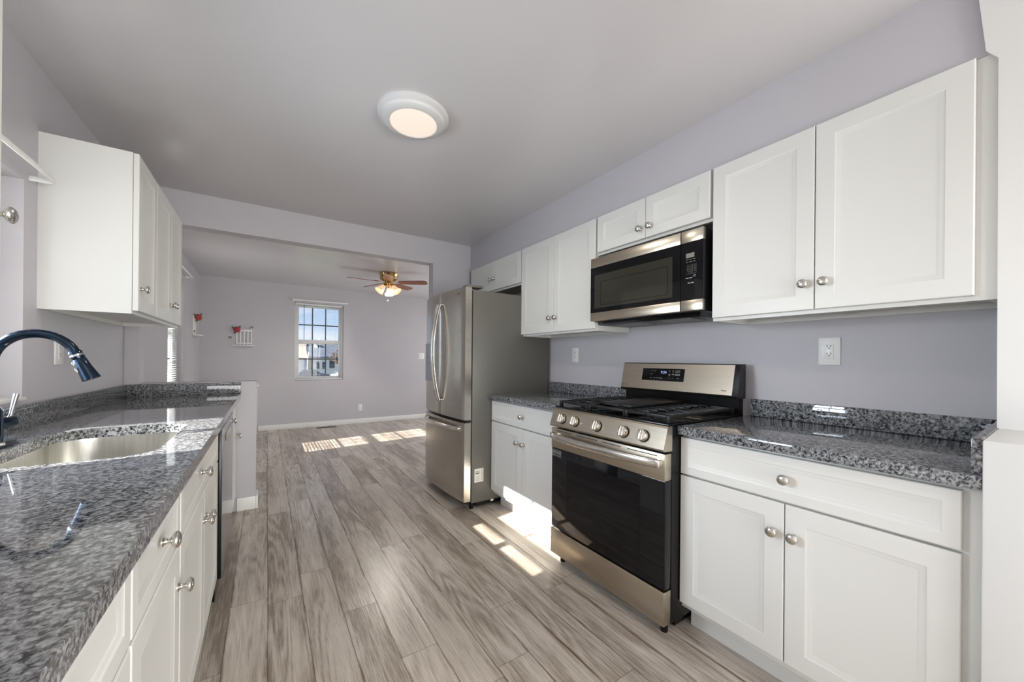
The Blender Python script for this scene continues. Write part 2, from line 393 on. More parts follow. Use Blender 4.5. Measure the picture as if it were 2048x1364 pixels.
# ------------------------------------------------------------------ windows
def window(name, wallaxis, face, depth, a0, a1, z0, z1, cols, rows, label, sill=False, muntin='muntin', rail=None, lowrows=None, far=.032):
    """double hung window; wallaxis X: opening runs along Y"""
    sgn = -1 if wallaxis == 'X' else 1
    P = (lambda d, a, z: (face + sgn*d, a, z)) if wallaxis == 'X' else (lambda d, a, z: (a, face + sgn*d, z))
    def bx(mb, d0, d1, p0, p1, q0, q1, bev=.002):
        A, B = P(d0, p0, q0), P(d1, p1, q1); mb.box(A[0], B[0], A[1], B[1], A[2], B[2], bev)
    root = struct_root(name, P(0, (a0+a1)/2, z0), label, 'window')
    mb = MB(); fw = .032
    bx(mb, depth, .15, a0, a0+fw, z0, z1); bx(mb, depth, .15, a1-far, a1, z0, z1); bx(mb, depth, .15, a0+fw, a1-far, z1-fw, z1); bx(mb, depth, .15, a0+fw, a1-far, z0, z0+fw)
    mb.build('window_frame', 'trim', root)
    zm = rail if rail else (z0+z1)/2
    for part, zz0, zz1, dd, rw in (('upper_sash', zm-.036, z1-fw, .125, rows), ('lower_sash', z0+fw, zm+.036, .098, lowrows or rows)):
        mb = MB(); sw = .034; g0, g1 = a0+fw, a1-far
        bx(mb, dd-.012, dd+.012, g0, g0+sw, zz0, zz1); bx(mb, dd-.012, dd+.012, g1-sw, g1, zz0, zz1)
        bx(mb, dd-.012, dd+.012, g0+sw, g1-sw, zz1-sw*1.9 if part[0] == 'l' else zz1-sw, zz1); bx(mb, dd-.012, dd+.012, g0+sw, g1-sw, zz0, zz0+sw)
        sash = mb.build(part, 'trim', root)
        mb = MB()
        for k in range(1, cols):
            c = g0+sw + (g1-g0-2*sw)*k/cols; bx(mb, dd-.006, dd+.006, c-.009, c+.009, zz0+sw, zz1-sw, 0)
        for k in range(1, rw):
            c = zz0+sw + (zz1-zz0-2*sw)*k/rw; bx(mb, dd-.0055, dd+.0055, g0+sw, g1-sw, c-.009, c+.009, 0)
        if cols > 1 or rw > 1: mb.build('grille', muntin, sash)
        mb = MB(); bx(mb, dd-.002, dd+.002, g0+sw-.004, g1-sw+.004, zz0+sw-.004, zz1-sw+.004, 0); mb.build('pane', 'glass', sash)
    if sill:
        mb = MB(); bx(mb, -.012, depth, a0-.0, a1+.0, z0, z0+.014); mb.build('sill', 'trim', root)
    return root
window('window_1', 'X', XL, .085, *KW[:2], KW[2], KW[3], 2, 1, 'white window over the sink with lavender reveal', sill=True, muntin='trim', rail=1.50, far=.18)
window('window_2', 'X', XD, .075, *DW_[:2], DW_[2], DW_[3], 3, 2, 'white window behind lowered blinds on the left dining wall', far=.15)
window('window_3', 'Y', YF, .05, *FW_[:2], FW_[2], FW_[3], 3, 2, 'white double hung window on the far wall with houses outside')
# invented patio door, added to let light in behind the camera
root = struct_root('added_patio_door', (.75, -3.1, 0), 'wide glazed patio door added for light behind the viewer', 'window')
mb = MB()
for a, b in ((-.45, -.39), (.72, .78), (1.89, 1.95)): mb.box(a, b, -3.16, -3.08, .02, 2.12, .003)
for a, b in ((.02, .10), (2.04, 2.12)): mb.box(-.39, 1.89, -3.155, -3.085, a, b, .003)
mb.build('door_frame', 'trim', root)
mb = MB(); mb.box(-.39, 1.89, -3.122, -3.118, .1, 2.04); mb.build('pane', 'glass', root)

root = struct_root('added_right_window', (2.22, -1.65, .7), 'window added for light in the right wall behind the viewer', 'window')  # invented opening, added to light the left cabinet fronts
mb = MB()
for a, b in ((-2.4, -2.35), (-1.675, -1.625), (-.95, -.9)): mb.box(2.19, 2.26, a, b, .7, 2.1, .003)
for a, b in ((.7, .75), (2.05, 2.1)): mb.box(2.195, 2.255, -2.35, -.95, a, b, .003)
mb.build('window_frame', 'trim', root)
mb = MB(); mb.box(2.223, 2.227, -2.35, -.95, .75, 2.05); mb.build('pane', 'glass', root)

root = struct_root('added_dining_window', (3.78, 5.5, .3), 'wide window added for light in the dining room side wall, out of view', 'window')  # invented opening, added to brighten the dining room
mb = MB()
for a, b in ((4.4, 4.46), (5.47, 5.53), (6.54, 6.6)): mb.box(3.74, 3.82, a, b, .3, 2.2, .003)
for a, b in ((.3, .36), (2.14, 2.2)): mb.box(3.745, 3.815, 4.46, 6.54, a, b, .003)
mb.build('window_frame', 'trim', root)
mb = MB(); mb.box(3.778, 3.782, 4.46, 6.54, .36, 2.14); mb.build('pane', 'glass', root)

def blinds(name, wallaxis, face, d, a0, a1, z0, z1, label, tilt=0.05, pitch=.0255, wand=None):
    sgn = -1 if wallaxis == 'X' else 1
    P = (lambda dd, a, z: Vector((face + sgn*dd, a, z))) if wallaxis == 'X' else (lambda dd, a, z: Vector((a, face + sgn*dd, z)))
    root = thing(name, label, 'blinds', P(d, (a0+a1)/2, z0))
    mb = MB(); A, B = P(d-.014, a0, z1-.028), P(d+.014, a1, z1); mb.box(A.x, B.x, A.y, B.y, A.z, B.z, .002); mb.build('headrail', 'blind', root)
    mb = MB(); w = .0115; z = z1-.045
    while z > z0+.02:
        c, s_ = w*math.cos(tilt), w*math.sin(tilt)
        lo = [P(d-c, a0+.004, z-s_), P(d+c, a0+.004, z+s_), P(d+c, a0+.004, z+s_+.0006), P(d-c, a0+.004, z-s_+.0006)]
        hi = [p + P(0, a1-a0-.008, 0) - P(0, 0, 0) for p in lo]
        mb.rings([lo, hi]); z -= pitch
    mb.build('slats', 'blind', root)
    mb = MB(); A, B = P(d-.011, a0+.003, z0+.004), P(d+.011, a1-.003, z0+.018); mb.box(A.x, B.x, A.y, B.y, A.z, B.z, .002); mb.build('bottom_rail', 'blind', root)
    mb = MB()
    for fr in (.16, .84):
        p = P(d, a0+(a1-a0)*fr, 0); mb.box(p.x-.0012, p.x+.0012, p.y-.0012, p.y+.0012, z0+.01, z1-.02)
    mb.build('ladder_cord', 'blind', root)
    if wand:
        p = P(d-.018, a0+(a1-a0)*wand, 0); mb = MB(); mb.cyl((p.x, p.y, z1-.03), (p.x, p.y, z1-.62), .0035, seg=8); mb.build('tilt_wand', 'muntin', root)
    return root
blinds('window_blinds', 'Y', YF, .028, FW_[0]+.006, FW_[1]-.006, FW_[2]+.006, FW_[3]-.004, 'open white mini blinds in the far window', tilt=.02, wand=.18)
blinds('window_blinds', 'X', XD, .045, DW_[0]+.006, DW_[1]-.006, DW_[2]+.006, DW_[3]-.004, 'white mini blinds in the sunlit window on the left dining wall', tilt=.12)

def curtain_rod(pts, label):
    o = MB().tube(pts, (.004, .011), seg=10).build('curtain_rod', 'trim')
    return tag(o, label, 'curtain rod')
def rod_x(face, out, y0, y1, z):
    return [(face+.0005, y0, z), (face+out-.03, y0, z), (face+out-.006, y0+.008, z), (face+out, y0+.03, z), (face+out, (y0+y1)/2, z), (face+out, y1-.03, z), (face+out-.006, y1-.008, z), (face+out-.03, y1, z), (face+.0005, y1, z)]
curtain_rod(rod_x(XL, .075, 1.296, 2.335, 1.905), 'empty white curtain rod over the window at the sink')
curtain_rod(rod_x(XD, .07, 5.06, 6.04, 2.165), 'empty white curtain rod above the blinds on the left dining wall')
curtain_rod([(.335, YF-.0005, 2.15), (.335, YF-.05, 2.15), (.345, YF-.062, 2.15), (.37, YF-.065, 2.15), (.76, YF-.065, 2.15), (1.16, YF-.065, 2.15), (1.185, YF-.062, 2.15), (1.195, YF-.05, 2.15), (1.195, YF-.0005, 2.15)], 'empty white curtain rod above the far window')

# ------------------------------------------------------------------ cabinet pieces
def panel_front(name, parent, X, sgn, y0, y1, z0, z1, t=.02, fw=.068, bevel_in=True):
    """raised-frame door or drawer front, face looking to sgn*X; X is the outer face"""
    mb = MB()
    def lp(ins, d):
        return [(X - sgn*(t-d), y0+ins, z0+ins), (X - sgn*(t-d), y1-ins, z0+ins), (X - sgn*(t-d), y1-ins, z1-ins), (X - sgn*(t-d), y0+ins, z1-ins)]
    f2 = min(fw, (z1-z0)*.27, (y1-y0)*.3)
    seq = [(0, 0), (0, t-.003), (.0012, t-.001), (.003, t), (f2-.008, t), (f2-.004, t-.0018), (f2+.003, t-.0025), (f2+.009, t-.0052), (f2+.011, t-.0055)]
    mb.rings([lp(*q) for q in seq])
    return mb.build(name, 'white', parent, autosm=20)
def knob(parent, X, sgn, y, z, mat='nickel'):
    mb = MB()
    prof = [(.0001, 0), (.011, 0), (.011, .0025), (.0075, .0045), (.0056, .009), (.0055, .013), (.0085, .016), (.0152, .0195), (.0182, .024), (.0180, .027), (.0142, .031), (.007, .033), (.0001, .0334)]
    mb.lathe(prof, (X, y, z), (sgn, 0, 0), 24)
    return mb.build('knob', mat, parent, autosm=60)
def carcass(parent, x0, x1, y0, y1, z0, z1, open_bottom=False, kick=None, hollow=False):
    """x0 = front plane, x1 = back plane"""
    mb = MB()
    if open_bottom:
        xa, xb = sorted((x0, x1))
        def lp(i, z): return [(xa+i, y0+i, z), (xb-i, y0+i, z), (xb-i, y1-i, z), (xa+i, y1-i, z)]
        mb.rings([lp(0, z1), lp(0, z0), lp(.018, z0), lp(.019, z0+.022)])
    elif kick:
        s_ = 1 if x1 > x0 else -1
        if hollow:
            t = .02*s_
            mb.box(x0, x0+t, y0, y1, kick, z1, .0015); mb.box(x1-t, x1, y0, y1, kick, z1); mb.box(x0+t, x1-t, y0, y1, kick, kick+.02)
            mb.box(x0+t, x1-t, y0, y0+.018, kick+.02, z1); mb.box(x0+t, x1-t, y1-.018, y1, kick+.02, z1)
        else: mb.box(x0, x1, y0, y1, kick, z1, .0015)
        mb.box(x0 + s_*.075, x1, y0, y1, 0, kick)
    else: mb.box(x0, x1, y0, y1, z0, z1, .0015)
    return mb.build('carcass', 'white', parent)
FR, FL = 1.807, -.503          # upper door faces
def upper(label, sgn, y0, y1, z0, z1, doors, knobs, top=2.13):
    """doors: list of (y0,y1); knobs: list of (door index, y, z)"""
    face = FR if sgn < 0 else FL; back = XR if sgn < 0 else XL
    r = thing('wall_cabinet', label, 'cabinet', ((face+back)/2, (y0+y1)/2, z0))
    carcass(r, face - sgn*.0215, back, y0, y1, z0-.015, top, open_bottom=True)
    ds = [panel_front('door', r, face, sgn, a, b, z0, z1-.002) for a, b in doors]
    for i, y, z in knobs: knob(ds[i], face, sgn, y, z)
    return r
G = .0015
upper('tall white two-door wall cabinet nearest the viewer, right of the microwave', -1, .135, .989, 1.40, 2.13, [(.179, .579-G), (.579+G, .984)], [(0, .545, 1.503), (1, .611, 1.503)])
upper('short white two-door wall cabinet directly over the microwave', -1, .991, 1.752, 1.895, 2.13, [(.998, 1.373-G), (1.373+G, 1.745)], [(0, 1.339, 1.952), (1, 1.407, 1.952)])
upper('tall white two-door wall cabinet between the refrigerator and the microwave', -1, 1.754, 2.622, 1.40, 2.13, [(1.760, 2.191-G), (2.191+G, 2.617)], [(0, 2.158, 1.507), (1, 2.224, 1.507)])
upper('short white wall cabinet above the refrigerator', -1, 2.624, 3.60, 1.85, 2.13, [(2.630, 3.096-G), (3.096+G, 3.562)], [(0, 3.062, 1.955), (1, 3.130, 1.955)])
upper('white three-door wall cabinet beyond the sink window on the left', 1, 2.405, 3.46, 1.40, 2.13, [(2.408, 2.751-G), (2.751+G, 3.117-G), (3.117+G, 3.452)], [(0, 2.445, 1.505), (1, 3.083, 1.505), (2, 3.151, 1.505)])
upper('white wall cabinet at the left picture edge, only its door knob in view', 1, .40, 1.338, 1.40, 2.13, [(.405, .87-G), (.87+G, 1.336)], [(1, 1.307, 1.500)])

BR, BL = 1.517, -.19            # base door faces
def base(label, sgn, y0, y1, drawers, doors, dknobs, kknobs, hollow=False):
    face = BR if sgn < 0 else BL; back = XR if sgn < 0 else XL+.022
    r = thing('base_cabinet', label, 'cabinet', ((face+back)/2, (y0+y1)/2, 0))
    carcass(r, face - sgn*.0215, back, y0, y1, 0, ZT-.0005, kick=.112, hollow=hollow)
    dr = [panel_front('drawer', r, face, sgn, a, b, .700, .858, fw=.05) for a, b in drawers]
    do = [panel_front('door', r, face, sgn, a, b, .138, .692) for a, b in doors]
    for i, y in dknobs: knob(dr[i], face, sgn, y, .781)
    for i, y in kknobs: knob(do[i], face, sgn, y, .588)
    return r
base('white base cabinet right of the range with one wide drawer over two doors', -1, .133, .960, [(.167, .958)], [(.167, .565-G), (.565+G, .958)], [(0, .563)], [(0, .536), (1, .598)])
base('white base cabinet between the refrigerator and the range', -1, 1.722, 2.606, [(1.735, 2.603)], [(1.735, 2.172-G), (2.172+G, 2.603)], [(0, 2.172)], [(0, 2.148), (1, 2.222)])
base('white base cabinet nearest the viewer under the left counter, no knob in view', 1, .33, .887, [(.335, .885)], [(.335, .885)], [(0, .61)], [(0, .39)])
base('white base cabinet with one drawer over one door, second from the viewer on the left', 1, .889, 1.319, [(.892, 1.316)], [(.892, 1.316)], [(0, 1.105)], [(0, 1.288)])
base('white base cabinet under the sink with a pair of doors', 1, 1.321, 2.245, [(1.326, 2.240)], [(1.326, 1.787-G), (1.787+G, 2.240)], [(0, 1.70)], [(0, 1.758), (1, 1.818)], hollow=True)
base('narrow white base cabinet between the dishwasher and the peninsula wall', 1, 2.925, 3.545, [(2.93, 3.535)], [(2.93, 3.535)], [(0, 2.965)], [(0, 3.500)])
base('white base cabinet behind the viewer under the left counter', 1, -.60, .328, [(-.595, .325)], [(-.595, -.137), (-.134, .325)], [(0, -.135)], [(0, -.17), (1, -.10)])

# ------------------------------------------------------------------ countertops
def rrect(x0, x1, y0, y1, r, n=9, corner=None):
    """rounded rectangle outline, counter-clockwise; corner = radii for (x1y1, x0y1, x0y0, x1y0)"""
    rs = corner or (r, r, r, r); pts = []
    for (cx, sx_), (cy, sy_), a0, rr in ((( x1, -1), (y1, -1), 0, rs[0]), ((x0, 1), (y1, -1), PI/2, rs[1]), ((x0, 1), (y0, 1), PI, rs[2]), ((x1, -1), (y0, 1), 1.5*PI, rs[3])):
        for k in range(n):
            a = a0 + PI/2*k/(n-1); pts.append((cx + sx_*rr + rr*math.cos(a), cy + sy_*rr + rr*math.sin(a)))
    return pts
SINK = rrect(-.642, -.272, 1.462, 2.088, .1, corner=(.09, .11, .10, .09))
r = thing('countertop', 'long polished grey granite countertop on the left, around the sink', 'countertop', (-.49, 1.5, ZT))
mb = MB()
XF = -.165
mb.box(XL, XF, -.60, 1.34, ZT, ZC, 0); mb.box(XL, XF, 2.24, 3.56, ZT, ZC, 0)
# ring around the sink cut-out
cx, cy = -.457, 1.775; rx0, rx1, ry0, ry1 = XL, XF, 1.34, 2.24
def hit(px, py):
    dx, dy = px-cx, py-cy
    t = min([(rx1-cx)/dx if dx > 0 else (rx0-cx)/dx if dx < 0 else 9, (ry1-cy)/dy if dy > 0 else (ry0-cy)/dy if dy < 0 else 9])
    return cx+dx*t, cy+dy*t
hole = SINK[:]
ring = [hit(*p) for p in hole]
for cxn, cyn in ((rx1, ry1), (rx0, ry1), (rx0, ry0), (rx1, ry0)):   # pull the nearest sample onto each corner
    k = min(range(len(ring)), key=lambda i: (ring[i][0]-cxn)**2 + (ring[i][1]-cyn)**2); ring[k] = (cxn, cyn)
mb.rings([[(*p, ZT) for p in hole], [(*p, ZC) for p in hole], [(*p, ZC) for p in ring], [(*p, ZT) for p in ring]], False, False)
mb.build('slab', 'granite', r, autosm=30)
mb = MB(); mb.box(XL, XL+.02, -.60, 3.539, ZC, .995, .0015); mb.build('wall_backsplash', 'granite', r)
mb = MB(); mb.box(XL+.0, XF, 3.54, 3.56, ZC, .995, .0015); mb.build('peninsula_backsplash', 'granite', r)

r = thing('countertop', 'polished grey granite countertop right of the range, ending at the white wall', 'countertop', (1.8, .55, ZT))
mb = MB(); mb.box(1.492, XR, .133, .958, ZT, ZC, .0025); mb.build('slab', 'granite', r)
mb = MB(); mb.box(XR-.02, XR, .152, .945, ZC, .995, .0015); mb.build('backsplash', 'granite', r)
mb = MB(); mb.box(1.505, XR, .132, .152, ZC, 1.0, .0015); mb.build('side_splash', 'granite', r)
r = thing('countertop', 'short polished grey granite countertop between refrigerator and range', 'countertop', (1.8, 2.16, ZT))
mb = MB(); mb.box(1.492, XR, 1.719, 2.607, ZT, ZC, .0025); mb.build('slab', 'granite', r)
mb = MB(); mb.box(XR-.02, XR, 1.719, 2.607, ZC, .995, .0015); mb.build('backsplash', 'granite', r)

# ------------------------------------------------------------------ sink and faucet
r = thing('kitchen_sink', 'stainless undermount sink bowl set into the left granite counter', 'sink', (-.457, 1.775, .70))
mb = MB()
def off(k, z): return [(cx + (x-cx)*k, cy + (y-cy)*k, z) for x, y in SINK]
mb.rings([off(1.03, ZT-.0003), off(1.008, ZT-.0003), off(1.004, ZT-.012), off(.985, .74), off(.95, .705), off(.86, .692), off(.3, .687), off(.08, .685)], False, True, True)
mb.build('basin', 'sink', r, autosm=60)
mb = MB(); mb.lathe([(.0001, .0), (.042, .0), (.044, .003), (.038, .005), (.03, .001), (.0001, .001)], (-.457, 1.775, .686)); mb.build('drain', 'chrome', r)

r = thing('kitchen_faucet', 'dark gooseneck pull-down faucet standing behind the sink', 'faucet', (-.692, 1.795, ZC))
FX, FY = -.692, 1.795
mb = MB(); mb.rings([[(FX + (x), FY + (y), z) for x, y in rrect(-.031*k, .031*k, -.09*k, .09*k, .028*k)] for k, z in ((1, ZC), (1, ZC+.004), (.93, ZC+.007))]); mb.build('deck_plate', 'bronze', r)
mb = MB(); mb.lathe([(.027, 0), (.027, .006), (.0235, .010), (.0235, .105), (.020, .112), (.017, .118)], (FX, FY, ZC+.005)); mb.build('body', 'bronze', r, autosm=40)
mb = MB(); mb.lathe([(.0275, 0), (.0275, .008), (.025, .010)], (FX, FY, ZC+.0065)); mb.build('base_ring', 'chrome', r)
pts = [(FX, FY, ZC+.11), (FX, FY, 1.08), (FX, FY, 1.12)]
CX, R0 = FX+.088, .088
for k in range(0, 19):
    a = PI - math.radians(158)*k/18; pts.append((CX+R0*math.cos(a), FY, 1.165 + R0*1.05*math.sin(a)))
mb = MB(); mb.tube(pts, .0135, 18, flat=(0, 1, 0)); mb.build('spout', 'bronze', r, autosm=60)
p = Vector(pts[-1]); d = (Vector(pts[-1])-Vector(pts[-2])).normalized()
d = Vector((.40, 0, -.92)).normalized()
mb = MB(); mb.lathe([(.0145, -.004), (.0165, 0), (.0165, .022), (.0155, .024), (.0168, .026), (.0180, .052), (.0225, .088), (.0235, .094), (.0215, .096), (.0001, .096)], p, d, 24); head = mb.build('spray_head', 'bronze', r, autosm=40)
side = Vector((-.92, 0, -.40)).normalized()
mb = MB()
mb.lathe([(.0171, .008), (.0171, .014)], p, d, 24, False)
for k, s_ in ((.034, .012), (.056, .014)): mb.rot_box(p + d*k + side*(.0165+k*.06), (.004, .011, s_), Matrix((side, Vector((0, 1, 0)), -d)).transposed(), .0015)
mb.build('spray_buttons', 'chrome', head)
vd = Vector((.42, .9, .0)).normalized(); v0 = Vector((FX, FY, ZC+.072))
mb = MB(); mb.lathe([(.0185, .012), (.0185, .052), (.0170, .056), (.0001, .057)], v0, vd, 24); mb.build('valve', 'bronze', r, autosm=40)
l0 = v0 + vd*.042
mb = MB(); mb.tube([l0, l0 + Vector((.004, .006, .022)), l0 + Vector((.010, .022, .085))], [.0055, .005, .0065], 12); mb.build('lever', 'chrome', r)

# ------------------------------------------------------------------ dishwasher
r = thing('dishwasher', 'stainless dishwasher under the left counter, next to the sink cabinet', 'dishwasher', (-.45, 2.585, 0))
mb = MB(); mb.box(XL+.02, -.20, 2.26, 2.91, .02, ZT-.002); mb.build('body', 'black', r)
mb = MB(); mb.box(-.20, -.176, 2.256, 2.914, .125, .850, .003); dd_ = mb.build('door', 'black', r)
mb = MB(); mb.box(-.1765, -.1745, 2.259, 2.911, .128, .847); mb.build('front_panel', 'darksteel', dd_)
mb = MB(); mb.box(-.205, -.178, 2.256, 2.914, .8515, .866, .002); mb.build('control_edge', 'black', r)
mb = MB(); mb.rings([[(-.1735, 2.585+y, .775+z) for y, z in rrect(-.17*k, .17*k, -.022*k, .022*k, .02*k)] for k in (1, .96)] + [[(-.177, 2.585+y, .775+z) for y, z in rrect(-.15, .15, -.014, .014, .012)]]); mb.build('pocket_handle', 'handle', r)
mb = MB(); mb.box(-.255, -.245, 2.26, 2.91, .0, .12); mb.build('kick_plate', 'black', r)

# ------------------------------------------------------------------ refrigerator
r = thing('refrigerator', 'stainless french-door refrigerator with bottom freezer drawer', 'refrigerator', (1.7, 3.03, 0))
Y0, Y1 = 2.612, 3.450
mb = MB(); mb.box(1.347, 2.10, Y0, Y1, .055, 1.733, .006); mb.build('body', 'fridgeside', r)
def curved_front(name, y0, y1, z0, z1, parent, bulge=.028, edge=1.276, back=1.337):
    mb = MB(); n = 14; yc = (Y0+Y1)/2; hw = (Y1-Y0)/2
    fx = lambda y: edge - bulge*(1-((y-yc)/hw)**2)
    loops = []
    for k in range(n+1):
        y = y0 + (y1-y0)*k/n; e = .006 if k in (0, n) else 0
        x = fx(y) + e
        c = .004
        loops.append([(back, y, z0), (x+c, y, z0), (x, y, z0+c), (x, y, z1-c), (x+c, y, z1), (back, y, z1)])
    mb.rings(loops, True, True, True); return mb.build(name, 'steel', parent, autosm=40), fx
dR, fx = curved_front('door', Y0+.001, 3.0285, .712, 1.752, r)
dL, _ = curved_front('door', 3.0315, Y1-.001, .712, 1.752, r)
fd, _ = curved_front('freezer_drawer', Y0+.001, Y1-.001, .075, .690, r)
for door, y in ((dR, 3.004), (dL, 3.056)):
    pts = []; n = 18
    for k in range(n+1):
        t = k/n; z = .835 + (1.655-.835)*t; pts.append((fx(y) - .014 - .058*math.sin(PI*t)**.8, y, z))
    mb = MB(); mb.tube(pts, (.015, .008), 14, flat=(1, 0, 0)); hd = mb
    for zz in (.838, 1.652): hd.cyl((fx(y)+.003, y, zz), (fx(y)-.016, y, zz), .012, seg=14)
    hd.build('handle', 'handle', door, autosm=50)
pts = []
for k in range(21):
    t = k/20; y = 2.68 + .70*t; pts.append((fx(y) - .012 - .045*math.sin(PI*t)**.6, y, .640))
mb = MB(); mb.tube(pts, (.008, .019), 14)
for y in (2.684, 3.376): mb.cyl((fx(y)+.003, y, .640), (fx(y)-.014, y, .640), .014, seg=14)
mb.build('handle', 'handle', fd, autosm=50)
mb = MB()
mb.rings([[(fx(3.29) - .004 + (y-3.29)*(-.0) + .0, y, z) for y, z in [(3.18, .985), (3.40, .985), (3.40, 1.33), (3.18, 1.33)]],
          [(fx(3.29) - .006, y, z) for y, z in [(3.19, .995), (3.39, .995), (3.39, 1.32), (3.19, 1.32)]],
          [(fx(3.29) + .003, y, z) for y, z in [(3.20, 1.005), (3.38, 1.005), (3.38, 1.22), (3.20, 1.22)]]])
mb.box(fx(3.29)-.03, fx(3.29), 3.26, 3.32, 1.17, 1.185, .003)
mb.build('water_dispenser', 'dispenser', dL)
for y in (2.66, 3.40):
    mb = MB(); mb.box(1.30, 1.44, y-.045, y+.045, 1.7535, 1.772, .005); mb.build('hinge_cover', 'fridgeside', r)
for x, y in ((1.37, 2.66), (1.37, 3.40), (2.0, 2.66), (2.0, 3.4)):
    mb = MB(); mb.cyl((x, y, 0), (x, y, .058), .018, seg=12); mb.build('foot', 'black', r)
mb = MB(); mb.box(1.53, 1.555, 2.622, 2.64, .035, .058, .002); mb.build('levelling_tab', 'plate', r)
mb = MB(); mb.box(1.40, 2.09, 2.64, 3.42, .02, .058); mb.build('base_grille', 'black', r)
# rating label on the side near the floor
mb = MB(); mb.box(1.372, 1.452, Y0-.0008, Y0-.0001, .215, .322); lab = mb.build('rating_label', 'paper', r); lab['label'] = 'white printed label'
mb = MB()
for k in range(4): mb.box(1.380, 1.417 - .004*(k % 2), Y0-.0012, Y0-.0007, .30-.007*k, .303-.007*k)
for k in range(7): mb.box(1.380, 1.42 - .003*(k % 3), Y0-.0012, Y0-.0007, .262-.006*k, .2635-.006*k)
for k in range(13): mb.box(1.432, 1.446 - .002*(k % 2), Y0-.0012, Y0-.0007, .31-.007*k, .3125-.007*k)
mb.box(1.382, 1.415, Y0-.0012, Y0-.0007, .282-.003, .288)
mb.build('label_print', 'print', lab)
# small maker's mark on the near door: ring with a stroke and two letters
yl = 2.715
mb = MB(); q = 20
mb.rings([[(fx(yl+.010*kk*math.cos(2*PI*i/q))-.0006, yl+.010*kk*math.cos(2*PI*i/q), 1.706+.010*kk*math.sin(2*PI*i/q)) for i in range(q)] for kk in (1, .62)], False, False)
mb.build('round_logo', 'printdark', dR)
text('LG', .017, (fx(2.690)-.0012, 2.690, 1.706), (fx(2.680)-fx(2.700), -.02, 0), (0, 0, 1), 'printdark', dR, 'logo_lettering')

# ------------------------------------------------------------------ gas range
r = thing('gas_range', 'freestanding stainless gas range with black oven door', 'range', (1.75, 1.336, 0))
y0, y1 = .962, 1.716; yc = (y0+y1)/2
mb = MB(); mb.box(1.462, 2.10, y0, y1, .055, .905, .003); mb.build('body', 'black', r)
mb = MB(); mb.prism([(1.462, y0, .800), (1.402, y0, .804), (1.400, y0, .812), (1.428, y0, .900), (1.436, y0, .908), (1.462, y0, .908)], (0, y1-y0, 0)); cp = mb.build('control_panel', 'steelh', r, autosm=25)
nrm = Vector((-.94, 0, .30)).normalized()
for y in (1.617, 1.512, 1.350, 1.180, 1.070):
    o = Vector((1.4138, y, .852))
    mb = MB().mat('black'); mb.lathe([(.0285, 0), (.0285, .004), (.0001, .004)], o, nrm, 28)
    mb.mat('handle'); mb.lathe([(.0255, .004), (.0255, .022), (.0235, .026), (.0001, .0262)], o, nrm, 28)
    a = Vector((0, 1, 0)); up = nrm.cross(a)
    mb.rot_box(o + nrm*.033 + a*.0, (.016, .014, .047), Matrix((nrm, a, up)).transposed(), .003)
    k = mb.build('burner_knob', 'handle', r, autosm=40)
# small printed burner marks by the knobs
for y in (1.565, 1.300, 1.130, 1.028):
    mb = MB(); o = Vector((1.4203, y, .874)); q = Vector((.028, 0, .088)).normalized(); a_ = Vector((0, 1, 0))
    mb.rot_box(o, (.0008, .009, .009), Matrix((nrm, a_, nrm.cross(a_))).transposed()); mb.build('burner_mark', 'print', cp)
# oven door
mb = MB(); mb.box(1.412, 1.460, y0, y1, .676, .792, .004); od = mb.build('oven_door', 'steelh', r)
mb = MB(); mb.box(1.416, 1.460, y0+.001, y1-.001, .212, .676, .003); dg_ = mb.build('oven_glass', 'blackglass', od)
mb = MB(); mb.box(1.4152, 1.4162, y0+.13, y1-.13, .29, .625); mb.build('oven_window', 'blackglass', dg_)
mb = MB()
for a, b in ((1.00, 1.16), (1.20, 1.32), (1.35, 1.50), (1.54, 1.67)): mb.box(1.414, 1.440, a, b, .7922, .7928); mb.box(1.4116, 1.4123, a, b, .777, .781)
mb.build('vent_slots', 'slot', od)
pts = []
for k in range(25):
    t = k/24; y = y0+.028 + (y1-y0-.056)*t; pts.append((1.396 - .038*math.sin(PI*t)**.55, y, .751))
mb = MB(); mb.tube(pts, (.009, .019), 16)
for y in (y0+.03, y1-.03): mb.box(1.385, 1.413, y-.016, y+.016, .735, .767, .004)
mb.build('handle', 'handle', od, autosm=50)
mb = MB(); mb.box(1.4150, 1.4158, 1.628, 1.712, .625, .668); st = mb.build('sticker', 'slot', dg_)
mb = MB()
for a, b, c, d_ in ((1.694, 1.708, .642, .660), (1.676, 1.690, .645, .660), (1.632, 1.648, .640, .660), (1.652, 1.672, .645, .656), (1.634, 1.708, .662, .6645), (1.68, 1.708, .630, .637), (1.634, 1.672, .630, .634)): mb.box(1.4142, 1.4149, a, b, c, d_)
mb.build('sticker_print', 'lcd', st)
mb = MB(); mb.box(1.412, 1.462, y0, y1, .058, .204, .004); mb.build('storage_drawer', 'steelh', r)
for x, y in ((1.475, y0+.04), (1.475, y1-.04), (2.0, y0+.05), (2.0, y1-.05)):
    mb = MB(); mb.cyl((x, y, 0), (x, y, .06), .016, seg=12); mb.build('foot', 'black', r)
mb = MB(); mb.box(1.52, 2.08, y0+.02, y1-.02, .015, .058); mb.build('base_pan', 'black', r)
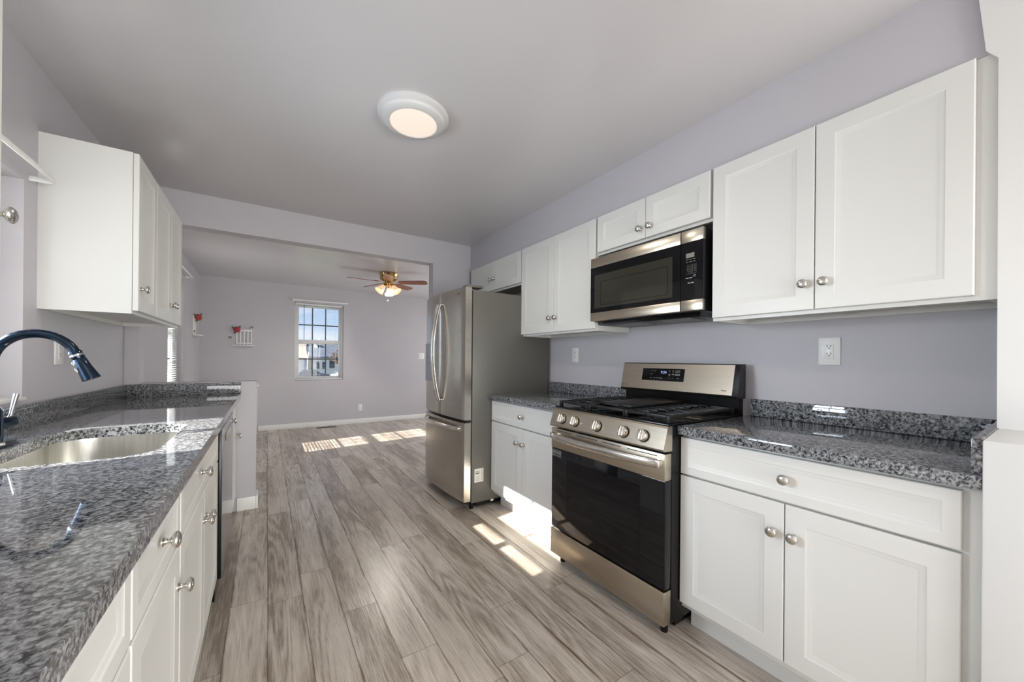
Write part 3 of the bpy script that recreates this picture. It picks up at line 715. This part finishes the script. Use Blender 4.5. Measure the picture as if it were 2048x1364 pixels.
# cooktop, burners, grates
mb = MB(); mb.box(1.438, 2.03, y0+.001, y1-.001, .9055, .918, .004); mb.build('cooktop', 'black', r)
for (bx_, by_, br) in ((1.58, 1.10, .045), (1.58, 1.575, .045), (1.86, 1.10, .036), (1.86, 1.575, .036), (1.72, yc, .04)):
    mb = MB(); mb.lathe([(br*1.1, 0), (br*1.1, .008), (br, .010), (br, .016), (br*.85, .020), (.0001, .021)], (bx_, by_, .918), (0, 0, 1), 24); mb.build('burner', 'iron', r, autosm=40)
def grate(a, b, plate=False):
    mb = MB(); x0, x1, zt = 1.462, 2.01, .950; w = .006
    for y in (a, b): mb.box(x0, x1, y-w, y+w, zt-.014, zt, .002)
    for x in (x0+w, x1-w): mb.box(x-w, x+w, a, b, zt-.014, zt, .002)
    for x in (x0+w, x1-w):
        for y in (a, b): mb.box(x-.009, x+.009, y-.009, y+.009, .918, zt, .003)
    if not plate:
        m = (a+b)/2
        for x in (1.525, 1.585, 1.645, 1.735, 1.80, 1.865, 1.93):
            mb.box(x-.005, x+.005, a, a+(b-a)*.40, zt-.012, zt+.002, .002); mb.box(x-.005, x+.005, b-(b-a)*.40, b, zt-.012, zt+.002, .002)
        mb.box(1.685, 1.697, a, b, zt-.014, zt, .002)
        for xa, xb in ((x0, 1.545), (1.615, 1.80), (1.90, x1)): mb.box(xa, xb, m-.005, m+.005, zt-.012, zt+.001, .002)
    else:
        for y in (a+.05, b-.05): mb.box(x0, x1, y-.005, y+.005, zt-.014, zt-.001, .002)
    return mb.build('grate', 'iron', r)
grate(.985, 1.212); grate(1.222, 1.456, True); grate(1.466, 1.693)
mb = MB(); mb.box(1.525, 1.975, 1.232, 1.446, .951, .964, .004); mb.box(1.50, 1.53, 1.29, 1.39, .953, .961, .003); mb.box(1.97, 1.99, 1.29, 1.39, .953, .961, .003); mb.build('griddle_plate', 'iron', r)
# backguard
mb = MB(); mb.box(2.055, 2.10, y0+.012, y1-.012, .905, 1.02); mb.prism([(2.10, y0, .995), (2.018, y0, .998), (2.016, y0, 1.010), (2.052, y0, 1.172), (2.060, y0, 1.176), (2.10, y0, 1.176)], (0, y1-y0, 0)); mb.build('backguard', 'black', r, autosm=25)
sl = Vector((.036, 0, .162)).normalized(); bn = Vector((-.162, 0, .036)).normalized()
def bg_pt(y, z): return Vector((2.016 + (z-1.010)*.2222, y, z)) + bn*.0012
mb = MB(); qd = [bg_pt(y0+.028, 1.012), bg_pt(y1-.001, 1.012), bg_pt(y1-.001, 1.170), bg_pt(y0+.028, 1.170)]
mb.prism([q - bn*.003 for q in qd], bn*.004); bgp = mb.build('backguard_panel', 'steelh', r)
def rect_on_bg(mb, ya, yb, za, zb, lift=.0016, th=.001):
    q = [bg_pt(ya, za), bg_pt(yb, za), bg_pt(yb, zb), bg_pt(ya, zb)]; mb.prism([v + bn*lift for v in q], bn*th)
mb = MB(); rect_on_bg(mb, 1.262, 1.558, 1.063, 1.144, .0014, .0008); mb.build('display_bezel', 'handle', bgp)
mb = MB(); rect_on_bg(mb, 1.266, 1.554, 1.066, 1.141, .0018, .0012); disp = mb.build('display', 'blackglass', bgp)
text('9:24', .0235, bg_pt(1.402, 1.1175) + bn*.0034, (0, -1, 0), sl, 'led', disp, 'clock_digits')
mb = MB()
for ya, yb, za, zb in ((1.480, 1.490, 1.124, 1.1265), (1.457, 1.469, 1.124, 1.1265), (1.480, 1.495, 1.104, 1.107), (1.480, 1.496, 1.080, 1.083), (1.456, 1.466, 1.082, 1.085), (1.437, 1.447, 1.082, 1.085), (1.408, 1.428, 1.081, 1.085),
                      (1.358, 1.366, 1.127, 1.130), (1.358, 1.366, 1.121, 1.124), (1.335, 1.343, 1.127, 1.130), (1.335, 1.343, 1.121, 1.124), (1.355, 1.368, 1.105, 1.109), (1.357, 1.366, 1.097, 1.102), (1.330, 1.346, 1.104, 1.108), (1.334, 1.342, 1.110, 1.113), (1.293, 1.325, 1.127, 1.131), (1.293, 1.325, 1.118, 1.121), (1.293, 1.325, 1.102, 1.110), (1.36, 1.364, 1.083, 1.087), (1.337, 1.341, 1.083, 1.087), (1.298, 1.306, 1.083, 1.086)):
    rect_on_bg(mb, ya, yb, za, zb, .0031, .0004)
mb.build('touch_legend', 'print', disp)
text('LG', .014, bg_pt(1.672, 1.032) + bn*.0028, (0, -1, 0), sl, 'printdark', bgp, 'logo_lettering')
mb = MB()
mb.rings([[bg_pt(1.694+.0075*kk*math.cos(2*PI*i/18), 1.032+.0075*kk*math.sin(2*PI*i/18)) + bn*.0029 for i in range(18)] for kk in (1, .6)], False, False); mb.build('round_logo', 'printdark', bgp)
text('ThinQ', .011, bg_pt(1.033, 1.034) + bn*.0028, (0, -1, 0), sl, 'printdark', bgp, 'model_lettering')

# ------------------------------------------------------------------ over-the-range microwave
r = thing('microwave', 'stainless and black microwave mounted above the range', 'microwave', (1.95, 1.389, 1.42))
a0, a1 = 1.012, 1.768
mb = MB(); mb.box(1.803, XR-.002, a0+.004, a1-.004, 1.440, 1.850, .003)
mb.prism([(1.81, a0+.03, 1.440), (1.84, a0+.05, 1.420), (2.13, a0+.05, 1.420), (2.13, a0+.03, 1.440)], (0, a1-a0-.06, 0)); mb.build('body', 'black', r)
for a in (a0+.12, a1-.32):
    mb = MB(); mb.box(1.87, 2.02, a, a+.2, 1.4165, 1.4205); mb.build('grease_filter', 'fridgeside', r)
mb = MB().mat('steelh'); mb.box(1.774, 1.802, 1.131, a1, 1.789, 1.851, .003); mb.box(1.774, 1.802, 1.131, a1, 1.443, 1.497, .003)
mb.mat('blackglass'); mb.box(1.775, 1.802, 1.131, a1, 1.497, 1.789)
md = mb.build('door', 'steelh', r)
mb = MB(); q = [(1.176, 1.524), (1.733, 1.524), (1.733, 1.738), (1.176, 1.738)]
mb.rings([[(1.7748, y, z) for y, z in q], [(1.7741, y, z) for y, z in q], [(1.7741, y0_, z0_) for y0_, z0_ in [(1.178, 1.526), (1.731, 1.526), (1.731, 1.736), (1.178, 1.736)]]]); mb.build('door_window', 'mwwindow', md)
mb = MB(); fr = [(1.204, 1.542, 1.680, 1.692)]
for (ya, za, yb, zb) in fr:
    for bx0 in ((ya, yb, za, za+.002), (ya, yb, zb-.002, zb), (ya, ya+.002, za, zb), (yb-.002, yb, za, zb)): mb.box(1.7734, 1.7740, bx0[0], bx0[1], bx0[2], bx0[3])
mb.build('window_outline', 'black', md)
mb = MB().mat('steelh'); mb.box(1.774, 1.802, a0, 1.128, 1.789, 1.851, .003); mb.box(1.774, 1.802, a0, 1.128, 1.443, 1.497, .003)
mb.mat('blackglass'); mb.box(1.775, 1.802, a0, 1.128, 1.497, 1.789)
mc = mb.build('control_panel', 'steelh', r)
mb = MB(); mb.box(1.7735, 1.7745, 1.056, 1.100, 1.710, 1.733); mb.build('display', 'lcd', mc)
mb = MB()
for i in range(3):
    for zz in (1.700, 1.688): mb.box(1.7741, 1.7747, 1.0505+i*.0185, 1.0635+i*.0185, zz, zz+.0022)
for i in range(3):
    for k in range(4):
        ya, za = 1.0465+i*.0185, 1.628+k*.0125
        for b4 in ((ya, ya+.0165, za, za+.0006), (ya, ya+.0006, za, za+.0115)): mb.box(1.7741, 1.7747, b4[0], b4[1], b4[2], b4[3])
for i in range(2): mb.box(1.7741, 1.7747, 1.066+i*.019, 1.082+i*.019, 1.606, 1.611)
for zz in (1.618, 1.612): mb.box(1.7741, 1.7747, 1.0475, 1.0615, zz, zz+.003)
for i in range(2): mb.box(1.7741, 1.7747, 1.058+i*.018, 1.072+i*.018, 1.580, 1.586)
mb.build('key_marks', 'print', mc)
for k, row in enumerate(('123', '456', '789', ' 0 ')):
    for i, ch in enumerate(row):
        if ch != ' ': text(ch, .009, (1.7744, 1.0915-i*.0185, 1.6715-k*.0125), (0, -1, 0), (0, 0, 1), 'lcd', mc, 'key_digit')

# ------------------------------------------------------------------ outlets and switches
def outlet(label, face, axis, sgn, a, z, w=.07, h=.115, kind='decora', name='wall_outlet', group=None):
    """plate on a wall; axis X: a is y"""
    P = (lambda d, aa, zz: (face + sgn*d, aa, zz)) if axis == 'X' else (lambda d, aa, zz: (aa, face + sgn*d, zz))
    r = thing(name, label, 'switch' if 'switch' in name else 'outlet', P(0, a, z))
    def bx(mb, d0, d1, p0, p1, q0, q1, bev=0):
        A, B = P(d0, p0, q0), P(d1, p1, q1); mb.box(A[0], B[0], A[1], B[1], A[2], B[2], bev)
    mb = MB(); bx(mb, 0, .006, a-w/2, a+w/2, z-h/2, z+h/2, .0018); mb.build('cover_plate', 'plate', r)
    if kind == 'switch2':
        for o in (-.023, .023):
            mb = MB(); bx(mb, .006, .011, a+o-.016, a+o+.016, z-.033, z+.033, .002); mb.build('rocker', 'plate', r)
        return r
    mb = MB(); bx(mb, .006, .0078, a-.017, a+.017, z-.034, z+.034, .0008); f = mb.build('receptacle', 'plate', r)
    mb = MB()
    for s_ in (-1, 1):
        zz = z + s_*.017 + .003
        for o in (-.0062, .0062): bx(mb, .0079, .0083, a+o-.0012, a+o+.0012, zz, zz+.008)
        c = P(.0079, a, zz-.006); e = P(.0083, a, zz-.006); mb.cyl(c, e, .0026, seg=10)
    mb.build('slots', 'slot', f)
    return r
outlet('large square-edged white outlet plate on the wall right of the range', XR, 'X', -1, .6255, 1.240, .080, .124)
outlet('white outlet plate on the wall between refrigerator and range', XR, 'X', -1, 2.298, 1.230, .072, .118)
outlet('white outlet plate on the left wall beside the faucet', XL, 'X', 1, 2.60, 1.205, .085, .118)
outlet('white outlet plate low on the far wall above the baseboard', YF, 'Y', -1, 1.428, .284, .072, .118)
outlet('white double switch plate on the far wall beside the refrigerator', YF, 'Y', -1, 2.575, 1.240, .115, .118, kind='switch2', name='light_switch')

# ------------------------------------------------------------------ ceiling light
r = thing('ceiling_light', 'round white flush ceiling light glowing warm in the kitchen', 'ceiling light', (.603, 1.835, CE))
c = (.603, 1.835, CE)
mb = MB(); mb.lathe([(.172, 0), (.172, .012), (.165, .018), (.155, .021), (.150, .026), (.148, .034), (.138, .041), (.117, .044), (.113, .041)], c, (0, 0, -1), 64, False); mb.build('trim_ring', 'lampwhite', r, autosm=40)
mb = MB(); mb.lathe([(.1135, .0405), (.1135, .0425), (.09, .047), (.05, .050), (.0001, .051)], c, (0, 0, -1), 64, False); mb.build('diffuser', 'diffuser', r, autosm=60)

lamp('ceiling_lamp_glow', 'SPOT', (.603, 1.835, CE-.06), (0, 0, -1), 16, (1, .92, .82), shadow_soft_size=.012, spot_size=math.radians(165), spot_blend=.4)

# ------------------------------------------------------------------ ceiling fan
FC = Vector((1.45, 5.45, CE))
r = thing('ceiling_fan', 'brass ceiling fan with five cherry blades and lit glass shades', 'ceiling fan', FC)
mb = MB(); mb.lathe([(.125, 0), (.130, .012), (.122, .03), (.116, .045), (.122, .06), (.122, .085), (.095, .105), (.05, .115)], FC, (0, 0, -1), 36); mb.build('motor_housing', 'brass', r, autosm=40)
mb = MB(); mb.lathe([(.048, .113), (.055, .125), (.055, .150), (.040, .165), (.030, .185), (.0001, .19)], FC, (0, 0, -1), 28); mb.build('switch_housing', 'brass', r, autosm=40)
for k in range(5):
    a = math.radians(-33 + 72*k); d = Vector((math.cos(a), math.sin(a), 0)); t = Vector((-math.sin(a), math.cos(a), 0))
    zb = CE - .128; tl = math.radians(13)
    up = (Vector((0, 0, 1))*math.cos(tl) + t*math.sin(tl)); tt = t*math.cos(tl) - Vector((0, 0, 1))*math.sin(tl)
    mb = MB(); loops = []
    for rr, w in ((.15, .045), (.17, .052), (.30, .058), (.45, .064), (.52, .062), (.545, .05), (.553, .03)):
        p0 = Vector((FC.x, FC.y, zb)) + d*rr
        loops.append([p0 + tt*w + up*.003, p0 - tt*w + up*.003, p0 - tt*w - up*.003, p0 + tt*w - up*.003])
    mb.rings(loops); bl = mb.build('blade', 'wood', r)
    p0 = Vector((FC.x, FC.y, CE-.108))
    mb = MB(); mb.tube([p0 + d*.06, p0 + d*.10 - Vector((0, 0, .016)), p0 + d*.14 - Vector((0, 0, .020)), p0 + d*.20 - Vector((0, 0, .0155))], (.022, .0035), 10); mb.build('blade_iron', 'brass', bl)
for ang in (190, 310, 70):
    a = math.radians(ang); d = Vector((math.cos(a)*.66, math.sin(a)*.66, -.75)).normalized(); p0 = FC + Vector((math.cos(a)*.05, math.sin(a)*.05, -.165))
    mb = MB(); mb.cyl(p0, p0 + d*.035, .016, .02); mb.build('lamp_holder', 'brass', r)
    p1 = p0 + d*.03
    mb = MB(); mb.lathe([(.022, 0), (.028, .008), (.036, .03), (.044, .06), (.055, .09), (.068, .108), (.066, .107), (.052, .088), (.041, .06), (.033, .03), (.024, .008)], p1, d, 28, False); sh = mb.build('shade', 'shade', r, autosm=60)
    mb = MB(); mb.sphere(p1 + d*.05, .024); mb.build('bulb', pbr('bulb_glow', (1, .9, .7), .4, emit=(1, .78, .5), estr=5), sh)
lamp('fan_lamp_glow', 'SPOT', FC + Vector((0, 0, -.235)), (0, 0, -1), 45, (1, .94, .88), shadow_soft_size=.015, spot_size=math.radians(172), spot_blend=.5)
for px, dl, m_ in ((.012, .33, 'chrome'), (-.02, .40, 'plate')):
    p0 = FC + Vector((px, -.03, -.17)); mb = MB(); mb.cyl(p0, p0 - Vector((0, 0, dl-.17)), .0012, seg=6); ch = mb.build('pull_chain', 'brass', r)
    mb = MB(); mb.sphere(p0 - Vector((0, 0, dl-.17)), .011, (1, 1, 1.3), 12); mb.build('pull_knob', m_, ch)

# ------------------------------------------------------------------ wall shelves, roses, little ornaments
def shelf(label, P, a0, a1, z, H):
    """picket-back mini shelf; P(d, a, z) maps depth from wall"""
    r = thing('picket_shelf', label, 'shelf', P(0, (a0+a1)/2, z))
    def bx(mb, d0, d1, p0, p1, q0, q1, bev=.001):
        A, B = P(d0, p0, q0), P(d1, p1, q1); mb.box(A[0], B[0], A[1], B[1], A[2], B[2], bev)
    w = a1-a0; b0, b1 = a0+w*.13, a1-w*.13
    mb = MB(); bx(mb, 0, .10, a0, a1, z-.012, z); mb.build('ledge', 'trim', r)
    mb = MB(); n = 5
    for k in range(n):
        c = b0 + .008 + (b1-b0-.016)*k/(n-1); hh = H + (.03 if k in (0, n-1) else 0)
        bx(mb, .002, .012, c-.007, c+.007, z, z+hh)
    bx(mb, .003, .011, b0, b1, z+.02, z+.038); bx(mb, .003, .011, b0, b1, z+H-.028, z+H-.002); mb.build('picket_back', 'trim', r)
    return r
PF = lambda d, a, z: (a, YF-d, z)
PL_ = lambda d, a, z: (XD+d, a, z)
shelf('small white picket shelf on the far wall left of the window', PF, -.44, -.165, 1.375, .245)
shelf('small white picket shelf seen edge-on on the left dining wall', PL_, 6.53, 6.84, 1.485, .235)
def rose(label, c, n):
    c = Vector(c); n = Vector(n).normalized(); q = n.to_track_quat('Z', 'Y').to_matrix()
    r = thing('artificial_rose', label, 'flower', c)
    mb = MB()
    for ring, (cnt, rad, lift, sz) in enumerate(((7, .030, .004, .020), (6, .020, .012, .017), (4, .009, .018, .013), (1, 0, .022, .010))):
        for k in range(cnt):
            a = 2*PI*k/cnt + ring*.5
            mb.sphere(c + q @ Vector((rad*math.cos(a), rad*math.sin(a), lift)), sz, (1, .75, .9), 10)
    mb.build('petals', 'rose', r, autosm=60)
    mb = MB()
    for a in (.9, 2.6, 4.2):
        d = q @ Vector((math.cos(a), math.sin(a), 0)); s2 = q @ Vector((-math.sin(a), math.cos(a), 0))
        lp = [c + d*.03, c + d*.055 + s2*.016 + n*.004, c + d*.082 + n*.003, c + d*.055 - s2*.016 + n*.004]
        mb.prism(lp, n*.002)
    mb.build('leaves', 'leaf', r)
rose('red artificial rose on the picket shelf of the far wall', (-.395, YF-.030, 1.612), (0, -1, 0))
rose('red artificial rose on the picket shelf of the left dining wall', (XD+.045, 6.70, 1.73), (.75, -.65, 0))
def butterfly(label, P, a, z, sc=1.0):
    r = thing('butterfly_ornament', label, 'ornament', P(0, a, z))
    mb = MB()
    for s_ in (-1, 1):
        for up, w, h in ((1, .020, .016), (-1, .015, .012)):
            pts = [P(.003, a, z), P(.010, a + s_*w*sc, z + up*h*sc*.3), P(.014, a + s_*w*sc*1.1, z + up*h*sc*1.2), P(.008, a + s_*w*sc*.4, z + up*h*sc)]
            n = Vector(P(1, 0, 0)) - Vector(P(0, 0, 0)); mb.prism(pts, n*.002)
    mb.build('wings', 'pewter', r)
    mb = MB(); A, B = Vector(P(.005, a, z-.014*sc)), Vector(P(.005, a, z+.014*sc)); mb.cyl(A, B, .003, seg=8); mb.build('body', 'pewter', r)
butterfly('small dark butterfly ornament on the far wall left of the rose', PF, -.478, 1.487, 1.0)
butterfly('small dark butterfly ornament on top of the far picket shelf', lambda d, a, z: PF(d+.012, a, z), -.205, 1.655, 1.0)
butterfly('small dark butterfly ornament low on the left picket shelf', lambda d, a, z: PL_(d+.012, a, z), 6.60, 1.53, .9)

# low white cabinet edge at the far wall, register in the floor
r = thing('low_cabinet', 'low white cabinet with a capped top at the far wall behind the peninsula', 'cabinet', (-.47, 7.06, 0))
mb = MB(); mb.box(XD+.002, -.122, 6.92, YF-.002, 0, .735, .003); mb.build('body', 'trim', r)
mb = MB(); mb.box(XD+.002, -.098, 6.90, YF-.002, .735, .765, .004); mb.build('top_cap', 'trim', r)
r = thing('floor_register', 'brown metal floor register below the far window', 'vent', (.86, 7.05, 0))
mb = MB(); mb.box(.71, 1.01, 7.00, 7.10, 0, .006, .002); fr_ = mb.build('plate', 'ventbrown', r)
mb = MB()
for k in range(18): mb.box(.725+k*.0155, .731+k*.0155, 7.015, 7.085, .0062, .0072)
mb.build('slots', 'slot', r)

# ------------------------------------------------------------------ outdoors, seen through the far window
GZ = -1.75
mb = MB(); mb.box(-40, 60, 8.5, 120, GZ-.3, GZ); struct(mb.build('ground_lawn', 'lawn'), None)
mb = MB(); mb.box(-40, 60, 40, 50, GZ, GZ+.03); struct(mb.build('road', 'asphalt'))
mb = MB(); mb.box(-40, 60, 38.2, 39.6, GZ, GZ+.05); mb.box(-40, 60, 50.4, 51.6, GZ, GZ+.05); struct(mb.build('sidewalk', 'concrete'))
def house(label, x0, x1, ya, yb, eave, ridge, wallm, roofm, gable='X', chimney=None, wins=(), loc_over=.4):
    r = thing('house', label, 'house', ((x0+x1)/2, (ya+yb)/2, GZ))
    mb = MB()
    if gable == 'Y':   # gable end faces the viewer
        mb.prism([(x0, ya, GZ), (x1, ya, GZ), (x1, ya, eave), ((x0+x1)/2, ya, ridge-.1), (x0, ya, eave)], (0, yb-ya, 0))
    else:
        mb.prism([(x0, ya, GZ), (x0, yb, GZ), (x0, yb, eave), (x0, (ya+yb)/2, ridge-.1), (x0, ya, eave)], (x1-x0, 0, 0))
    mb.build('walls', wallm, r)
    mb = MB(); o = loc_over
    if gable == 'Y':
        xm = (x0+x1)/2
        for xe in (x0-o, x1+o): mb.prism([(xe, ya-o, eave-.15), (xm, ya-o, ridge), (xm, ya-o, ridge+.15), (xe, ya-o, eave)], (0, yb-ya+2*o, 0))
    else:
        ym = (ya+yb)/2
        for ye in (ya-o, yb+o): mb.prism([(x0-o, ye, eave-.15), (x0-o, ym, ridge), (x0-o, ym, ridge+.15), (x0-o, ye, eave)], (x1-x0+2*o, 0, 0))
    rf = mb.build('roof', roofm, r)
    if chimney:
        c0, c1, cy0, cz = chimney; mb = MB(); mb.box(c0, c1, cy0, cy0+.8, eave, cz); mb.box(c0-.06, c1+.06, cy0-.06, cy0+.86, cz, cz+.12); mb.build('chimney', 'siding', r)
    for (wx0, wx1, wz0, wz1) in wins:
        mb = MB(); mb.box(wx0-.08, wx1+.08, ya-.04, ya, wz0-.08, wz1+.08); w = mb.build('window_trim', 'siding', r)
        mb = MB(); mb.box(wx0, wx1, ya-.06, ya-.03, wz0, wz1); mb.build('pane', 'housewin', w)
    return r
house('tan-roofed house left of the slate-roofed one, outside the far window', -4.0, 4.2, 58, 66, 1.15, 3.3, 'siding', 'tanroof', 'X', wins=((2.2, 3.2, -.9, .4),))
house('white house with slate roof and white chimney, outside the far window', 5.3, 8.9, 58.5, 67, 1.3, 3.3, 'siding', 'slateroof', 'X', chimney=(5.75, 6.15, 61, 3.2), wins=((5.75, 6.15, -.4, .6), (6.5, 6.9, -.4, .6), (7.4, 8.1, -.3, .8)))
house('blue-grey gabled house between the other two houses, outside the far window', 4.2, 7.5, 70, 78, .84, 3.2, 'bluesiding', 'slateroof', 'Y')
def tree(label, x, y, h, seed):
    rnd = random.Random(seed); r = thing('bare_tree', label, 'tree', (x, y, GZ))
    mb = MB(); mb.cyl((x, y, GZ), (x+.1, y, GZ+h*.5), .16, .10, 10); mb.build('trunk', 'twig', r)
    mb = MB()
    for _ in range(90):
        a = rnd.uniform(0, 2*PI); z0 = GZ + h*rnd.uniform(.35, .6); l_ = rnd.uniform(.25, .5)*h; e = rnd.uniform(.3, 1.2)
        p0 = Vector((x+.08, y, z0)); p1 = p0 + Vector((math.cos(a)*math.cos(e), math.sin(a)*math.cos(e), math.sin(e)))*l_*.6
        p2 = p1 + Vector((rnd.uniform(-.4, .4), rnd.uniform(-.4, .4), .4))*l_*.6
        mb.tube([p0, p1, p2], [.05, .035, .012], 5)
    mb.build('branches', 'twig', r)
tree('bare brown tree in front of the white house, outside the far window', 8.1, 54.5, 5.0, 3)
def bush(label, x, y, rr, h):
    rnd = random.Random(int(x*10)); mb = MB()
    for _ in range(26):
        a = rnd.uniform(0, 2*PI); q = rnd.uniform(0, 1)**.5*rr*.75
        mb.sphere((x+q*math.cos(a), y+q*math.sin(a), GZ+rnd.uniform(.15, .8)*h), rr*.34, (1, 1, .9), 8)
    tag(mb.build('bush', 'bush'), label, 'bush')
bush('round green bush in front of the white house outside', 5.55, 56.5, .6, 1.0)
bush('low dark bush at the left house outside', 4.5, 56.3, .45, .7)
def car(label, x, y, m):
    r = thing('parked_car', label, 'car', (x, y, GZ)); z = GZ+.03
    prof = [(-2.1, .35), (-2.1, .75), (-1.3, .85), (-.8, 1.35), (.6, 1.38), (1.2, .9), (2.1, .78), (2.15, .35)]
    mb = MB(); mb.prism([(x+a, y-.85, z+b) for a, b in prof], (0, 1.7, 0)); mb.build('body', m, r)
    mb = MB(); mb.prism([(x+a, y-.86, z+b) for a, b in ((-.95, .92), (-.68, 1.28), (.5, 1.3), (.9, .92))], (0, .02, 0)); mb.build('side_window', 'housewin', r)
    for wx in (-1.3, 1.3):
        mb = MB(); mb.cyl((x+wx, y-.87, z+.32), (x+wx, y-.62, z+.32), .32, seg=18); mb.build('wheel', 'slot', r)
car('white parked car in front of the houses outside the far window', 9.0, 52.6, 'carwhite')
car('dark parked car in front of the houses outside the far window', 4.6, 53.6, 'cardark')
o = MB(); o.box(5.05, 5.75, 37, 37.06, GZ, GZ+.55); tag(o.build('yard_sign', 'red'), 'red sign board at the roadside outside the far window', 'sign')
